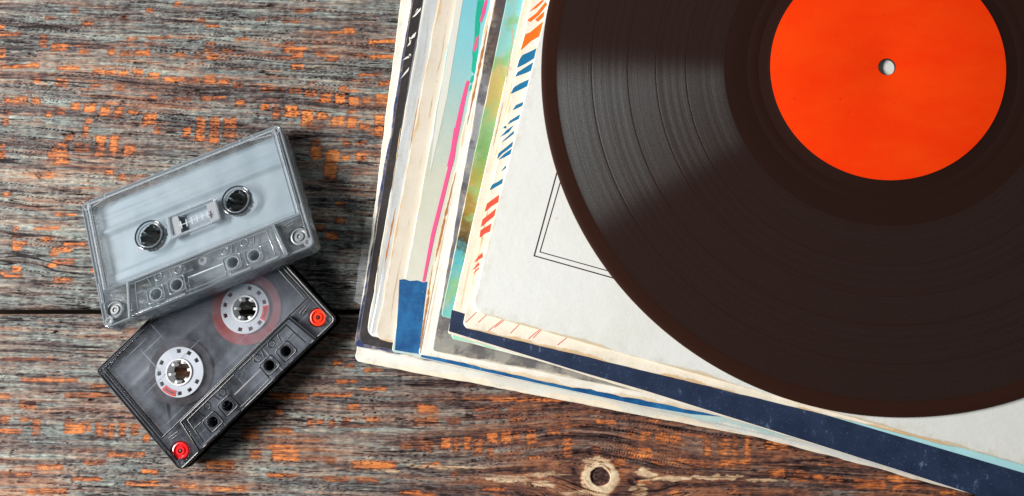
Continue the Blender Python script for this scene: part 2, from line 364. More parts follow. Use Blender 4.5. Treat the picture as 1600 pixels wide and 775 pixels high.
    sk = np.stack([loop, bi, np.roll(bi, -1), np.roll(loop, -1)], -1)
    co = np.concatenate([co, base]); q = np.concatenate([q, sk])
    data = np.stack([np.clip(tone, 0, 1), np.clip(O, 0, 1), warm, np.clip(C, 0, 1)], -1).reshape(-1, 4).astype(np.float32)
    data = np.concatenate([data, data[loop]])
    me = bpy.data.meshes.new(name)
    me.vertices.add(len(co)); me.vertices.foreach_set('co', (co * S).ravel())
    me.loops.add(q.size); me.loops.foreach_set('vertex_index', q.ravel().astype(np.int32))
    me.polygons.add(len(q)); me.polygons.foreach_set('loop_start', np.arange(0, q.size, 4, dtype=np.int32))
    me.polygons.foreach_set('use_smooth', np.ones(len(q), bool))
    at2 = me.attributes.new('wood', 'FLOAT_COLOR', 'POINT'); at2.data.foreach_set('color', data.ravel())
    me.update(); me.validate()
    return link(name, me, WOOD, table)

WOOD = wood_material(0)
table = tag(empty('wooden_table_top'), kind='structure')
gy = 0.5 * (at(0, 487).y + at(550, 487).y)
xa, xb, xc = at(-70, 300).x, at(680, 300).x, at(1750, 300).x
xs_u = np.concatenate([np.arange(xa, xb, 0.30), np.arange(xb, xc, 4.0)])
ys_u = np.arange(gy + 0.95, at(200, -60).y, 0.27)
make_plank('plank', table, xs_u, ys_u, 3, False)
xd = at(1530, 700).x
xs_l = np.concatenate([np.arange(xa, xd, 0.31), np.arange(xd, xc, 4.0)])
ys_l = np.arange(at(500, 850).y, gy - 0.95, 0.27)
make_plank('plank', table, xs_l, ys_l, 41, True)
MB().prism([(xa + 4, gy - 40), (xc - 4, gy - 40), (xc - 4, gy + 40), (xa + 4, gy + 40)], -45, -20.2).build('unseen_joint_backing', plain('dark_backing_board', srgb(60, 46, 38), 0.8, 0.2), table)  # unseen board added below the planks so the open joint reads dark

# ================================================================== RECORD SLEEVES
def paper(name, ramp=None, color=None, edge=(0.72, 0.66, 0.55), wear=0.9, tint_noise=0.06, axis='v', span=200.0, grainscale=22, mixcol=None, gloss=0.3, spec=0.35, dirty=(0.55, 0.47, 0.36), dirt=0.25, soil=0.55, crease=0.0, creasecol=(0.5, 0.42, 0.32)):
    """printed card: cover colour (plain, or bands along the spine), soiled, worn to bare card at the edges.
       The 'edge' map holds millimetres from the spine (x) and from the bottom edge (y)."""
    t = NT(name)
    uv = t.n('UVMap', uv_map='edge'); sep = t.n('SeparateXYZ'); t.l(uv.outputs[0], sep.inputs[0])
    u, v = sep.outputs[0], sep.outputs[1]
    big = t.noise(grainscale, detail=5, rough=0.62); mid = t.noise(140, detail=5, rough=0.65); fine = t.noise(900, detail=3)
    if ramp:
        f = t.math('DIVIDE', t.math('ADD', v, t.math('MULTIPLY', t.math('SUBTRACT', mid, 0.5), 26.0)), span)
        c = t.ramp(f, ramp)
        if mixcol: c = t.mix(t.math('MULTIPLY', t.smooth(t.noise(75, detail=4, rough=0.6), 0.46, 0.6), 0.75), c, mixcol)
    else:
        c = color
    c = t.mix(t.math('MULTIPLY', t.smooth(big, 0.42, 0.8), dirt), c, dirty)
    hsv = t.n('HueSaturation'); t.set(hsv.inputs['Color'], c if isinstance(c, bpy.types.NodeSocket) else rgba(c))
    t.l(t.math('ADD', 1 - tint_noise, t.math('MULTIPLY', fine, 2 * tint_noise)), hsv.inputs['Value'])
    c = hsv.outputs[0]
    d = t.math('MINIMUM', u, v)
    wn = t.math('ADD', t.math('MULTIPLY', mid, 2.4), t.math('MULTIPLY', fine, 0.8))
    lowf = t.noise(28, detail=3, rough=0.6)
    wn = t.math('MULTIPLY', wn, t.math('MULTIPLY', t.smooth(lowf, 0.34, 0.66), 1.9))
    wf = t.math('SUBTRACT', 1.0, t.smooth(t.math('SUBTRACT', d, t.math('MULTIPLY', wn, wear)), -0.9, 0.1))
    c = t.mix(wf, c, edge)
    # soiled, rubbed band along the spine and one or two creases
    rub = t.math('MULTIPLY', t.math('SUBTRACT', 1.0, t.smooth(d, 0.5, 5.5)), t.smooth(t.noise(170, detail=6, rough=0.75), 0.44, 0.74))
    c = t.mix(t.math('MULTIPLY', rub, soil), c, dirty)
    if crease:
        cu_ = t.math('ABSOLUTE', t.math('SUBTRACT', t.math('ADD', u, t.math('MULTIPLY', t.math('SUBTRACT', lowf, 0.5), 5.0)), crease))
        cl = t.math('MULTIPLY', t.math('SUBTRACT', 1.0, t.smooth(cu_, 0.05, 0.5)), t.smooth(t.noise(40, detail=3), 0.42, 0.6))
        c = t.mix(t.math('MULTIPLY', cl, 0.7), c, creasecol)
    sp = t.math('MULTIPLY', t.smooth(t.noise(260, detail=2), 0.70, 0.76), 0.5)
    c = t.mix(sp, c, dirty)
    b = t.bsdf(c, gloss + 0.25, spec)
    t.l(t.bump(t.math('ADD', big, t.math('MULTIPLY', mid, 0.25)), 0.4, 0.9), b.inputs['Normal'])
    return t.fin(b.outputs[0])

def ink(name, c, var=0.15, rough=0.55):
    t = NT(name); n = t.noise(500, detail=4, rough=0.7); n2 = t.noise(90, detail=3)
    cc = t.mix(t.math('MULTIPLY', t.smooth(t.math('ADD', t.math('MULTIPLY', n, 0.6), t.math('MULTIPLY', n2, 0.4)), 0.40, 0.72), 0.45), c, tuple(min(1, v * (1 + 3 * var) + var * 0.12) for v in c))
    return t.fin(t.bsdf(cc, rough, 0.35).outputs[0])

def outline(C, Bd, Ld, size, rc, jit, seed):
    """rounded card outline in (u, v) mm with worn, slightly wavy edges; u along the bottom, v along the spine"""
    r = np.random.RandomState(seed)
    pts = []
    L = size
    def arc(cx, cy, a0):
        return [(cx + rc * math.cos(math.radians(a0 + 90 * k / 6)), cy + rc * math.sin(math.radians(a0 + 90 * k / 6))) for k in range(7)]
    n = 110
    for k in range(n): pts.append((0.0, L - rc - (L - 2 * rc) * k / n))
    pts += arc(rc, rc, 180)
    for k in range(1, n): pts.append((rc + (L - 2 * rc) * k / n, 0.0))
    pts += arc(L - rc, rc, 270) + arc(L - rc, L - rc, 0) + arc(rc, L - rc, 90)[:-1]
    P = np.array(pts)
    m = len(P); s = np.arange(m)
    wob = np.convolve(r.randn(m + 40), np.ones(17) / 17, 'same')[20:-20] * 2.2 + np.convolve(r.randn(m + 40), np.ones(3) / 3, 'same')[20:-20] * 0.6
    ctr = np.array([L / 2, L / 2]); d = P - ctr; nrm = np.where(np.abs(d[:, :1]) > np.abs(d[:, 1:]), np.c_[np.sign(d[:, 0]), 0 * d[:, 0]], np.c_[0 * d[:, 0], np.sign(d[:, 1])])
    return P + nrm * (wob * jit)[:, None]

def sleeve(label, z0, z1, corner, left, bottom, mat, rc=2.0, jit=0.25, seed=0, size=311.0, name='record_sleeve', lift=0.0):
    C = at(*corner, z1); Ld = (at(*left, z1) - C).normalized(); Bd = (at(*bottom, z1) - C).normalized()
    uv = outline(C, Bd, Ld, size, rc, jit, seed)
    n = len(uv)
    ctr = np.array([size / 2, size / 2])
    t = z1 - z0; rings = [(0.12, z0), (0.0, z0 + 0.3 * t), (0.0, z0 + 0.68 * t), (0.12, z0 + 0.9 * t), (0.38, z1)]
    vs = []; us = []
    Lx = np.array([Ld.x, Ld.y]); Bx = np.array([Bd.x, Bd.y])
    for ins, z in rings:
        d = uv - ctr; q = uv - np.clip(d / (size / 2), -1, 1) * ins
        for (a, b) in q:
            p = Bx * a + Lx * b; vs.append((p[0] * S, p[1] * S, (z - z0) * S)); us.append((a, b))
    fs = [tuple(range(4 * n, 5 * n)), tuple(range(n - 1, -1, -1))]
    for k in range(4):
        for i in range(n):
            j = (i + 1) % n; fs.append((k * n + i, k * n + j, (k + 1) * n + j, (k + 1) * n + i))
    me = bpy.data.meshes.new('cover'); me.from_pydata(vs, [], fs)
    ul = me.uv_layers.new(name='edge'); arr = np.array(us, np.float32)
    li = np.empty(len(me.loops), np.int32); me.loops.foreach_get('vertex_index', li)
    ul.data.foreach_set('uv', arr[li].ravel())
    bm = bmesh.new(); bm.from_mesh(me); bmesh.ops.recalc_face_normals(bm, faces=bm.faces); bm.to_mesh(me); bm.free()
    root = empty(name, Matrix.Translation((C.x * S, C.y * S, z0 * S)))
    tag(root, label, 'record sleeve', 'record sleeves piled under the record')
    link('cover', me, mat, root)
    root['_z'] = z1
    return root

def px(ox, oy, k, pts): return [(ox + x / k, oy + y / k) for x, y in pts]
def decal(root, polys, mat, name, z1, dz=0.07):
    """flat print lying on a sleeve, one mesh for each printed mark"""
    o0 = root.matrix_world.translation / S
    for poly in polys:
        vs = []
        for x, y in poly:
            p = at(x, y, z1) - o0; vs.append((p.x * S, p.y * S, p.z * S + dz * S))
        me = bpy.data.meshes.new(name); me.from_pydata(vs, [], [tuple(range(len(vs)))])
        me.update()
        if me.polygons[0].normal.z < 0: me.flip_normals()
        link(name, me, mat, root)
def line_poly(a, b, wd):
    a = Vector(a); b = Vector(b); d = (b - a).normalized(); p = Vector((-d.y, d.x)) * wd / 2
    return [tuple(a - p), tuple(b - p), tuple(b + p), tuple(a + p)]
def ragged(pts, wd, seed, k=14, amp=0.5):
    wd = wd * 0.72
    """long torn streak along a polyline, uneven in width"""
    r = np.random.RandomState(seed); P = []
    for a, b in zip(pts, pts[1:]):
        for i in range(k): P.append((a[0] + (b[0] - a[0]) * i / k, a[1] + (b[1] - a[1]) * i / k))
    P.append(pts[-1]); n = len(P)
    ws = [wd * (1 + amp * (r.rand() * 2 - 1)) * min(1, 0.25 + 3 * min(i, n - 1 - i) / n) for i in range(n)]
    sh = [(r.rand() - 0.5) * wd * 0.25 for i in range(n)]
    return [(P[i][0] - ws[i] / 2 + sh[i], P[i][1]) for i in range(n)] + [(P[i][0] + ws[i] / 2 + sh[i], P[i][1]) for i in range(n - 1, -1, -1)]

N_S = 13
T = 22.3 / N_S
def zz(i): return 0.75 + i * T + 0.03, 0.75 + (i + 1) * T - 0.03
WHITE = srgb(236, 236, 230); CREAMC = srgb(240, 228, 208)
M_S0 = paper('off_white_card', color=srgb(226, 226, 218), edge=srgb(238, 226, 204), wear=1.1, dirt=0.3, crease=5.0)
M_S1 = paper('navy_card', color=srgb(34, 48, 96), edge=srgb(232, 228, 214), wear=0.5, dirt=0.1)
M_S2 = paper('black_card', color=srgb(40, 36, 38), edge=srgb(196, 180, 158), wear=0.22, dirt=0.1, dirty=srgb(80, 72, 68))
M_S3 = paper('grey_white_card', color=srgb(212, 214, 212), edge=srgb(228, 222, 208), wear=0.8, dirt=0.3, crease=4.0)
M_S4 = paper('beige_card', color=srgb(214, 204, 188), edge=srgb(206, 178, 142), wear=0.8, dirt=0.45, dirty=srgb(186, 170, 146), crease=5.5, creasecol=srgb(170, 126, 84))
M_S5 = paper('aqua_printed_card', ramp=[(0.0, srgb(176, 206, 206)), (0.1, srgb(206, 208, 198)), (0.185, srgb(208, 208, 194)), (0.46, srgb(196, 198, 182)), (0.60, srgb(172, 192, 184)), (0.78, srgb(132, 194, 202)), (1.0, srgb(112, 190, 206))], span=185, wear=0.5, edge=srgb(226, 224, 216), dirt=0.12)
M_S6 = paper('torn_white_card', color=srgb(238, 234, 224), edge=srgb(226, 204, 172), wear=0.7, dirt=0.3, crease=2.5, creasecol=srgb(190, 140, 90))
M_S7 = paper('grey_photo_card', ramp=[(0.0, srgb(150, 148, 140)), (0.25, srgb(92, 94, 104)), (0.5, srgb(130, 134, 142)), (0.66, srgb(150, 154, 162)), (0.72, srgb(60, 54, 60)), (0.85, srgb(110, 88, 76)), (1.0, srgb(66, 56, 60))], span=185, mixcol=srgb(70, 66, 74), wear=0.4, edge=srgb(218, 206, 186), dirt=0.1)
M_S8 = paper('landscape_photo_card', ramp=[(0.0, srgb(110, 182, 176)), (0.18, srgb(74, 166, 176)), (0.21, srgb(70, 54, 26)), (0.28, srgb(140, 112, 44)), (0.36, srgb(180, 152, 66)), (0.46, srgb(112, 156, 88)), (0.56, srgb(138, 174, 120)), (0.62, srgb(186, 168, 96)), (0.70, srgb(198, 176, 112)), (0.745, srgb(140, 196, 190)), (1.0, srgb(120, 192, 196))], span=165, mixcol=srgb(132, 176, 112), wear=0.35, edge=srgb(226, 214, 190), dirt=0.05)
M_S8b = paper('mint_edged_card', color=srgb(150, 214, 186), edge=srgb(226, 232, 220), wear=0.5, dirt=0.1)
M_S9 = paper('cream_card', color=CREAMC, edge=srgb(244, 236, 220), wear=0.3, dirt=0.22, crease=3.2, creasecol=srgb(206, 170, 130))
M_S10 = paper('cream_strip_card', color=srgb(244, 234, 216), edge=srgb(214, 182, 140), wear=0.7, dirt=0.22)
M_S11 = paper('pale_grey_card', color=srgb(229, 231, 227), edge=srgb(212, 194, 162), wear=0.55, dirt=0.22, dirty=srgb(206, 198, 180), soil=0.8)

s0 = sleeve('off white sleeve at the very bottom of the pile, lying directly on the wood', *zz(0), (554, 564), (626, 0), (1195, 685), M_S0, 2.5, 0.30, 1)
s1 = sleeve('thin navy edged sleeve second from the bottom of the pile', *zz(1), (553, 541), (642, 0), (1004, 634), M_S1, 2.0, 0.12, 2)
s2 = sleeve('black sleeve with white script flecks near the bottom of the pile', *zz(2), (559, 536), (645, 0), (1004, 628), M_S2, 3.5, 0.30, 3)
s3 = sleeve('grey white sleeve lying between the black sleeve and the beige one', *zz(3), (572, 524), (662, 0), (1440, 750), M_S3, 4.0, 0.40, 4)
s4 = sleeve('soiled beige sleeve with a scuffed brown spine', *zz(4), (585, 528), (686, 0), (1004, 616), M_S4, 4.0, 0.35, 5)
s5 = sleeve('aqua sleeve with a pink stripe and a blue foot along its spine', *zz(5), (611, 550), (713, 0), (1004, 636), M_S5, 1.8, 0.20, 6)
s6 = sleeve('torn white sleeve with brown ragged spine next to the pink stripe', *zz(6), (652, 556), (766, 0), (1004, 626), M_S6, 2.0, 0.50, 7)
s7 = sleeve('grey photo sleeve with a smoky dark spine strip', *zz(7), (675, 548), (772, 0), (940, 600), M_S7, 1.5, 0.18, 8)
s8 = sleeve('sleeve printed with a green, yellow and teal landscape photo', *zz(8), (689, 494), (791, 0), (1004, 574), M_S8, 1.5, 0.14, 9)
s8b = sleeve('mint green edged sleeve peeping out just below the navy band', *zz(9), (705, 529), (818, 0), (1004, 604), M_S8b, 1.5, 0.15, 10)
s9 = sleeve('cream sleeve with a broad navy band along its bottom edge', *zz(10), (699, 521), (818, 0), (1195, 671), M_S9, 1.2, 0.16, 11)
s10 = sleeve('cream sleeve whose spine carries orange, blue and red brush strokes', *zz(11), (722, 511), (829, 0), (1195, 626), M_S10, 2.4, 0.22, 12)
s11 = sleeve('pale grey white sleeve on top of the pile with a double line frame', *zz(12), (736, 486), (857, 0), (1195, 614), M_S11, 5.5, 0.18, 13)

FILM = thin_plastic('clear_sleeve_film', (0.90, 0.92, 0.94), 0.18, haze_sheen=0.42, haze_sheen_col=srgb(214, 218, 220))
def film(root, quad, z, amp, seed, name='plastic_wrapper'):
    o0 = root.matrix_world.translation / S; nu, nv = 10, 60; vs = []; fs = []
    for j in range(nv + 1):
        for i in range(nu + 1):
            a, b = i / nu, j / nv
            x = (1 - b) * ((1 - a) * quad[0][0] + a * quad[1][0]) + b * ((1 - a) * quad[3][0] + a * quad[2][0])
            y = (1 - b) * ((1 - a) * quad[0][1] + a * quad[1][1]) + b * ((1 - a) * quad[3][1] + a * quad[2][1])
            x += 2.5 * (float(vnoise(np.array([b * 7.0]), np.array([0.5]), seed)[0]) - 0.5) * (1 - a)
            n = float(fbm(np.array([a * 2.2 + b * 2.0]), np.array([b * 4.0]), seed, 2)[0])
            p = at(x, y, z) - o0; vs.append((p.x * S, p.y * S, (p.z + 0.1 + amp * n) * S))
    for j in range(nv):
        for i in range(nu): q = j * (nu + 1) + i; fs.append((q, q + 1, q + nu + 2, q + nu + 1))
    me = bpy.data.meshes.new(name); me.from_pydata(vs, [], fs); me.update()
    if me.polygons[0].normal.z < 0: me.flip_normals()
    link(name, me, FILM, root, True)
film(s3, [(664, -20), (688, -20), (588, 520), (575, 520)], zz(3)[1], 1.2, 51)
film(s1, [(572, 340), (590, 340), (566, 478), (553, 470)], zz(1)[0] + 0.5, 0.2, 52)
I_NAVY = ink('navy_ink', srgb(36, 48, 82), 0.10); I_LBLUE = ink('light_blue_ink', srgb(168, 216, 224), 0.05)
I_PINK = ink('pink_ink', srgb(240, 84, 140), 0.03); I_GREEN = ink('green_ink', srgb(24, 168, 140), 0.06); I_BLUE = ink('blue_ink', srgb(22, 112, 156), 0.06)
I_ORANGE = ink('orange_ink', srgb(240, 112, 24), 0.05); I_RED = ink('red_ink', srgb(226, 84, 62), 0.05); I_LINE = ink('line_ink', srgb(70, 48, 42), 0.05)
I_TEAR = ink('bare_brown_card', srgb(178, 116, 62), 0.12); I_WHITE = ink('white_ink', srgb(232, 230, 224), 0.02); I_TAN = ink('tan_card', srgb(204, 172, 132), 0.1)
def scuffed(name, c, c2, scuff, amount=0.5):
    t = NT(name); a = t.noise(70, detail=6, rough=0.7); b = t.noise(700, detail=4, rough=0.75); g = t.noise(330, detail=4, rough=0.7, stretch=(1, 0.35, 1))
    cc = t.mix(t.smooth(a, 0.35, 0.65), c, c2)
    cc = t.mix(t.math('MULTIPLY', t.smooth(b, 0.58, 0.72), 0.35), cc, scuff)
    cc = t.mix(t.math('MULTIPLY', t.math('MULTIPLY', t.smooth(g, 0.56, 0.66), t.smooth(a, 0.5, 0.62)), amount), cc, scuff)
    return t.fin(t.bsdf(cc, 0.5, 0.35).outputs[0])
I_DBLUE = scuffed('deep_blue_ink', srgb(14, 70, 124), srgb(28, 104, 158), srgb(120, 160, 190), 0.35)
I_NAVY = scuffed('navy_ink', srgb(30, 42, 68), srgb(40, 54, 82), srgb(112, 136, 164), 0.6)

z = zz(0)[1]
z = zz(2)[1]
decal(s2, [px(560, 0, 2.98, p) for p in ([(250,82),(270,58),(292,34),(288,50),(264,76)], [(262,62),(275,40),(280,42)], [(238,188),(252,164),(270,148),(262,172),(246,182)], [(226,218),(238,196),(246,186),(242,206)], [(236,172),(246,176),(238,200)], [(204,282),(222,266),(247,254),(238,268)], [(196,368),(214,340),(237,312),(232,330),(212,352)], [(232,262),(240,248),(243,252),(238,268)])], I_WHITE, 'printed_script_mark', z)
z = zz(3)[1]
decal(s3, [ragged([(626, 200), (612, 300)], 2.0, 4), ragged([(592, 400), (584, 500)], 1.6, 5)], I_TAN, 'worn_streak', z)
z = zz(4)[1]
decal(s4, [ragged([(656, 145), (640, 235)], 1.8, 6), ragged([(618, 325), (600, 420)], 3.6, 7), ragged([(700, 70), (697, 110)], 1.5, 8)], I_TEAR, 'torn_streak', z)
z = zz(5)[1]
decal(s5, [[(624, 437), (632, 436), (640, 439), (652, 438), (661, 441), (668, 440), (664, 470), (655, 553), (640, 551), (617, 547), (619, 520), (622, 480)]], I_DBLUE, 'printed_blue_foot', z, 0.05)
decal(s5, [px(560, 0, 2.98, p) for p in ([(555,0),(585,0),(572,60),(566,110),(560,170),(556,240),(546,320),(540,345),(526,330),(532,270),(530,250),(540,180),(545,80)], [(518,385),(526,355),(538,350),(534,380),(526,388)], [(514,425),(520,400),(530,392),(526,415)])], I_GREEN, 'printed_green_stripe', z, 0.08)
decal(s5, [px(560, 0, 2.98, p) for p in ([(578,40),(590,0),(600,0),(590,60),(572,105),(565,100)], [(534,238),(546,180),(560,165),(556,200),(545,240)], [(500,385),(508,374),(516,380),(495,480),(475,580),(452,690),(438,775),(412,775),(430,700),(455,570),(478,470)])], I_PINK, 'printed_pink_stripe', z, 0.11)
decal(s5, [px(560, 200, 2.98, p) for p in ([(437,170),(445,150),(466,0),(445,0),(420,170),(380,330),(338,495),(298,715),(310,715),(356,495),(398,330)],)], I_PINK, 'printed_pink_stripe', z, 0.13)
decal(s5, [[(713.5, -4), (724, -4), (712, 70), (699, 150), (686, 210), (673, 268), (672, 262), (684, 170), (700, 80)]], ink('chalky_margin', srgb(214, 214, 204), 0.02), 'printed_margin', z, 0.06)
decal(s5, [[(658, 553), (760, 573), (1004, 623), (1060, 634), (1126, 651), (1080, 647), (1004, 634), (800, 590), (658, 558)]], I_DBLUE, 'printed_blue_band', z, 0.06)
z = zz(6)[1]
decal(s6, [ragged([(712, 268), (694, 345), (680, 408)], 4.0, 9), ragged([(676, 415), (668, 470), (660, 520), (656, 545)], 3.6, 10), ragged([(762, 40), (748, 110), (730, 195)], 4.0, 11)], I_TEAR, 'torn_streak', z)
z = zz(10)[1]
decal(s9, [[(706, 484), (760, 500), (1000, 563), (1600, 737), (1720, 772), (1720, 840), (1600, 798), (1400, 733), (1195, 668.5), (1100, 639), (1004, 609), (900, 579), (800, 548), (701, 517.5), (703, 505)]], I_NAVY, 'printed_navy_band', z, 0.05)
decal(s9, [[(1180, 607), (1600, 725), (1720, 760), (1720, 772), (1600, 739), (1180, 616)]], I_LBLUE, 'printed_light_blue_band', z, 0.08)
decal(s9, [ragged([(804, 0), (800, 70), (790, 130)], 2, 15), ragged([(786, 160), (770, 230)], 2, 16)], I_TAN, 'worn_streak', z)
z = zz(11)[1]
decal(s10, [px(560, 0, 2.98, p) for p in ([(755,235),(766,196),(777,160),(800,150),(862,98),(856,132),(850,165),(805,190)], [(785,95),(830,60),(872,8),(878,22),(840,70),(800,102)], [(795,55),(830,22),(856,0),(864,4),(830,36)], [(822,92),(866,52),(862,78),(835,102)])], I_ORANGE, 'printed_brush_stroke', z)
decal(s10, [px(560, 0, 2.98, p) for p in ([(738,316),(748,280),(764,256),(800,240),(836,221),(830,250),(822,270),(775,298)], [(728,358),(742,336),(770,318),(816,288),(812,325),(780,340),(745,352)], [(708,438),(722,408),(750,390),(796,368),(790,400),(748,420)], [(718,513),(733,490),(768,474),(765,492),(738,505)], [(694,580),(706,562),(756,530),(751,552),(720,566)], [(672,598),(684,584),(690,592),(684,599)], [(655,642),(690,606),(722,584),(700,615)], [(660,668),(722,610),(724,622),(690,648)], [(645,742),(652,714),(690,684),(720,658),(716,682),(668,716)], [(650,745),(680,716),(716,690),(711,716),(680,732)])], I_BLUE, 'printed_brush_stroke', z)
decal(s10, [px(560, 200, 2.98, p) for p in ([(609,292),(622,264),(650,250),(673,234),(669,258),(640,274)], [(665,202),(685,174),(688,186)])], I_BLUE, 'printed_brush_stroke', z)
decal(s10, [px(560, 200, 2.98, p) for p in ([(587,393),(598,352),(620,336),(656,310),(651,346),(620,364)], [(569,464),(578,425),(610,400),(641,374),(633,410),(600,436)], [(564,512),(568,476),(590,462),(619,444),(613,482),(588,492)], [(535,630),(556,600),(577,580),(579,602),(556,614)], [(524,667),(560,626),(563,638)], [(526,684),(560,648),(561,656)])], I_RED, 'printed_brush_stroke', z)
decal(s10, [px(540, 380, 3.228, line_poly(a, b, 3.2)) for a, b in (((605,400),(660,348)), ((668,400),(710,362)), ((720,442),(795,382)), ((752,425),(803,385)), ((830,455),(875,410)), ((922,482),(978,436)), ((945,478),(988,436)))]
      + [px(700, 480, 2.628, line_poly(a, b, 3.0)) for a, b in (((450,155),(487,125)),)], I_RED, 'printed_brush_stroke', z)
z = zz(12)[1]
frame = [((873, 259), (834.5, 400), 1.9), ((834, 399.5), (1010, 449), 1.9), ((882, 262), (843.5, 394), 1.5), ((843, 393.5), (1010, 440), 1.5)]
decal(s11, [line_poly(a, b, wd) for a, b, wd in frame], I_LINE, 'printed_frame_line', z)

# ================================================================== VINYL RECORD
RZ = zz(12)[1] + 0.15
VINYL_SHINE = 1.05
def vinyl():
    t = NT('grooved_black_vinyl')
    tc = t.n('TexCoord'); sep = t.n('SeparateXYZ'); t.l(tc.outputs['Object'], sep.inputs[0])
    r = t.math('MULTIPLY', t.math('SQRT', t.math('ADD', t.math('POWER', sep.outputs[0], 2.0), t.math('POWER', sep.outputs[1], 2.0))), 1000.0)
    cmb = t.n('CombineXYZ'); t.l(r, cmb.inputs[0])
    band = t.noise(0.30, vec=cmb.outputs[0], detail=7, rough=0.85)
    fineb = t.noise(3.0, vec=cmb.outputs[0], detail=3, rough=0.7)
    groove = t.math('MULTIPLY', t.smooth(r, 69.6, 70.4), t.math('SUBTRACT', 1.0, t.smooth(r, 143.4, 144.4)))
    for rs in (128.4, 112.4, 100.0, 86.8):
        groove = t.math('MULTIPLY', groove, t.smooth(t.math('ABSOLUTE', t.math('SUBTRACT', r, rs)), 0.06, 0.30))
    tan = t.n('Tangent', direction_type='RADIAL', axis='Z')
    vin = srgb(38, 18, 11)
    flat = t.bsdf(t.mix(t.smooth(r, 143.0, 145.5), srgb(42, 24, 19), srgb(50, 27, 20)), 0.42, 0.2)
    dust = t.smooth(t.noise(900, detail=3, rough=0.75), 0.60, 0.80)
    gb = t.bsdf(t.mix(t.math('MULTIPLY', dust, 0.05), vin, srgb(120, 110, 105)), 0.5, 0.12)
    gl = t.n('BsdfAnisotropic', distribution='BECKMANN')
    t.l(t.math('ADD', 0.33, t.math('MULTIPLY', band, 0.10)), gl.inputs['Roughness'])
    gl.inputs['Anisotropy'].default_value = 0.63; t.l(tan.outputs[0], gl.inputs['Tangent'])
    lv = t.math('ADD', t.math('MULTIPLY', t.smooth(band, 0.34, 0.66), 0.045), t.math('MULTIPLY', t.smooth(fineb, 0.25, 0.75), 0.10))
    lv = t.math('MULTIPLY', lv, t.math('ADD', 0.45, t.math('MULTIPLY', t.smooth(t.noise(2600, detail=2, rough=0.7), 0.3, 0.7), 1.1)))
    lv = t.math('ADD', lv, t.math('MULTIPLY', dust, 0.05))
    lv = t.math('MULTIPLY', t.math('ADD', lv, 0.02), VINYL_SHINE)
    cg = t.n('CombineColor'); t.l(t.math('MULTIPLY', lv, 0.86), cg.inputs[0]); t.l(lv, cg.inputs[1]); t.l(t.math('MULTIPLY', lv, 1.02), cg.inputs[2])
    t.l(cg.outputs[0], gl.inputs['Color'])
    ad = t.n('AddShader'); t.l(gb.outputs[0], ad.inputs[0]); t.l(gl.outputs[0], ad.inputs[1]); gb = ad
    m = t.n('MixShader'); t.l(groove, m.inputs[0]); t.l(flat.outputs[0], m.inputs[1]); t.l(gb.outputs[0], m.inputs[2])
    return t.fin(m.outputs[0])
def label_paper():
    t = NT('orange_label_paper')
    n = t.noise(38, detail=5, rough=0.65, stretch=(0.6, 1.3, 1)); f = t.noise(1100, detail=3, rough=0.7); sp = t.noise(420, detail=2)
    c = t.mix(t.smooth(n, 0.3, 0.72), (0.97, 0.040, 0.002), (1.0, 0.060, 0.003))
    c = t.mix(t.math('MULTIPLY', t.smooth(sp, 0.69, 0.76), 0.5), c, (0.55, 0.025, 0.004))
    b = t.bsdf(c, 0.7, 0.06); t.l(t.bump(t.math('ADD', n, t.math('MULTIPLY', f, 0.25)), 0.3, 0.35), b.inputs['Normal'])
    return t.fin(b.outputs[0])
rc = at(1386.0, 104.5, RZ + 1.4)
rec = empty('vinyl_record', Matrix.Translation((rc.x * S, rc.y * S, RZ * S)))
tag(rec, 'black vinyl record with a plain orange label lying on top of the sleeves', 'record')
h = 2.0
prof = [(3.62, 0.0), (49, 0.0), (52, 0.15), (146, 0.25), (149.2, 0.0), (150.6, 0.35), (151.0, 1.0), (150.7, 1.7), (149.8, 2.05), (148.2, 2.02), (144.4, 1.70), (143.6, 1.62), (142.9, 1.62)]
for rs in (128.4, 112.4, 100.0, 86.8): prof += [(rs + 0.8, 1.62), (rs + 0.4, 1.62), (rs + 0.2, 1.59), (rs - 0.2, 1.59), (rs - 0.4, 1.62), (rs - 0.8, 1.62)]
prof += [(71.0, 1.62), (70.4, 1.62), (69.6, 1.54), (69.0, 1.54), (60.4, 1.54), (60.2, 1.50), (59.8, 1.50), (59.6, 1.54), (55.4, 1.54), (55.2, 1.49), (54.8, 1.49), (54.6, 1.54), (51.4, 1.56), (50.6, 1.8), (50.0, 1.95), (3.62, 1.95)]
prof = [(r_, z_ * 0.68) for r_, z_ in prof]
MB().lathe(prof, seg=256).build('disc', vinyl(), rec, smooth=True)
lab = MB().lathe([(3.75, 1.34), (50.0, 1.34), (50.0, 1.39), (49.7, 1.42), (4.0, 1.42), (3.75, 1.39)], seg=160)
lab.build('label', label_paper(), rec, smooth=True)

# ================================================================== CASSETTES
HX, HY = 21.3, 3.2
OUTL = rrect(-50.2, -31.9, 50.2, 31.9, 2.6)
INNER = rrect(-48.3, -30.2, 48.3, 30.2, 1.6)
TRAP = [(-34.0, -15.6), (34.0, -15.6), (36.2, -31.5), (-36.2, -31.5)]
HOLES = [(-23.3, -26.0), (-13.3, -25.4), (13.3, -25.4), (23.3, -26.0)]
ROLL = [(-44.2, -24.6), (44.2, -24.6)]
def arcpoly(c, r0, r1, a0, a1, n=6):
    A = [a0 + (a1 - a0) * i / n for i in range(n + 1)]
    return [(c[0] + r1 * math.cos(a), c[1] + r1 * math.sin(a)) for a in A] + [(c[0] + r0 * math.cos(a), c[1] + r0 * math.sin(a)) for a in reversed(A)]

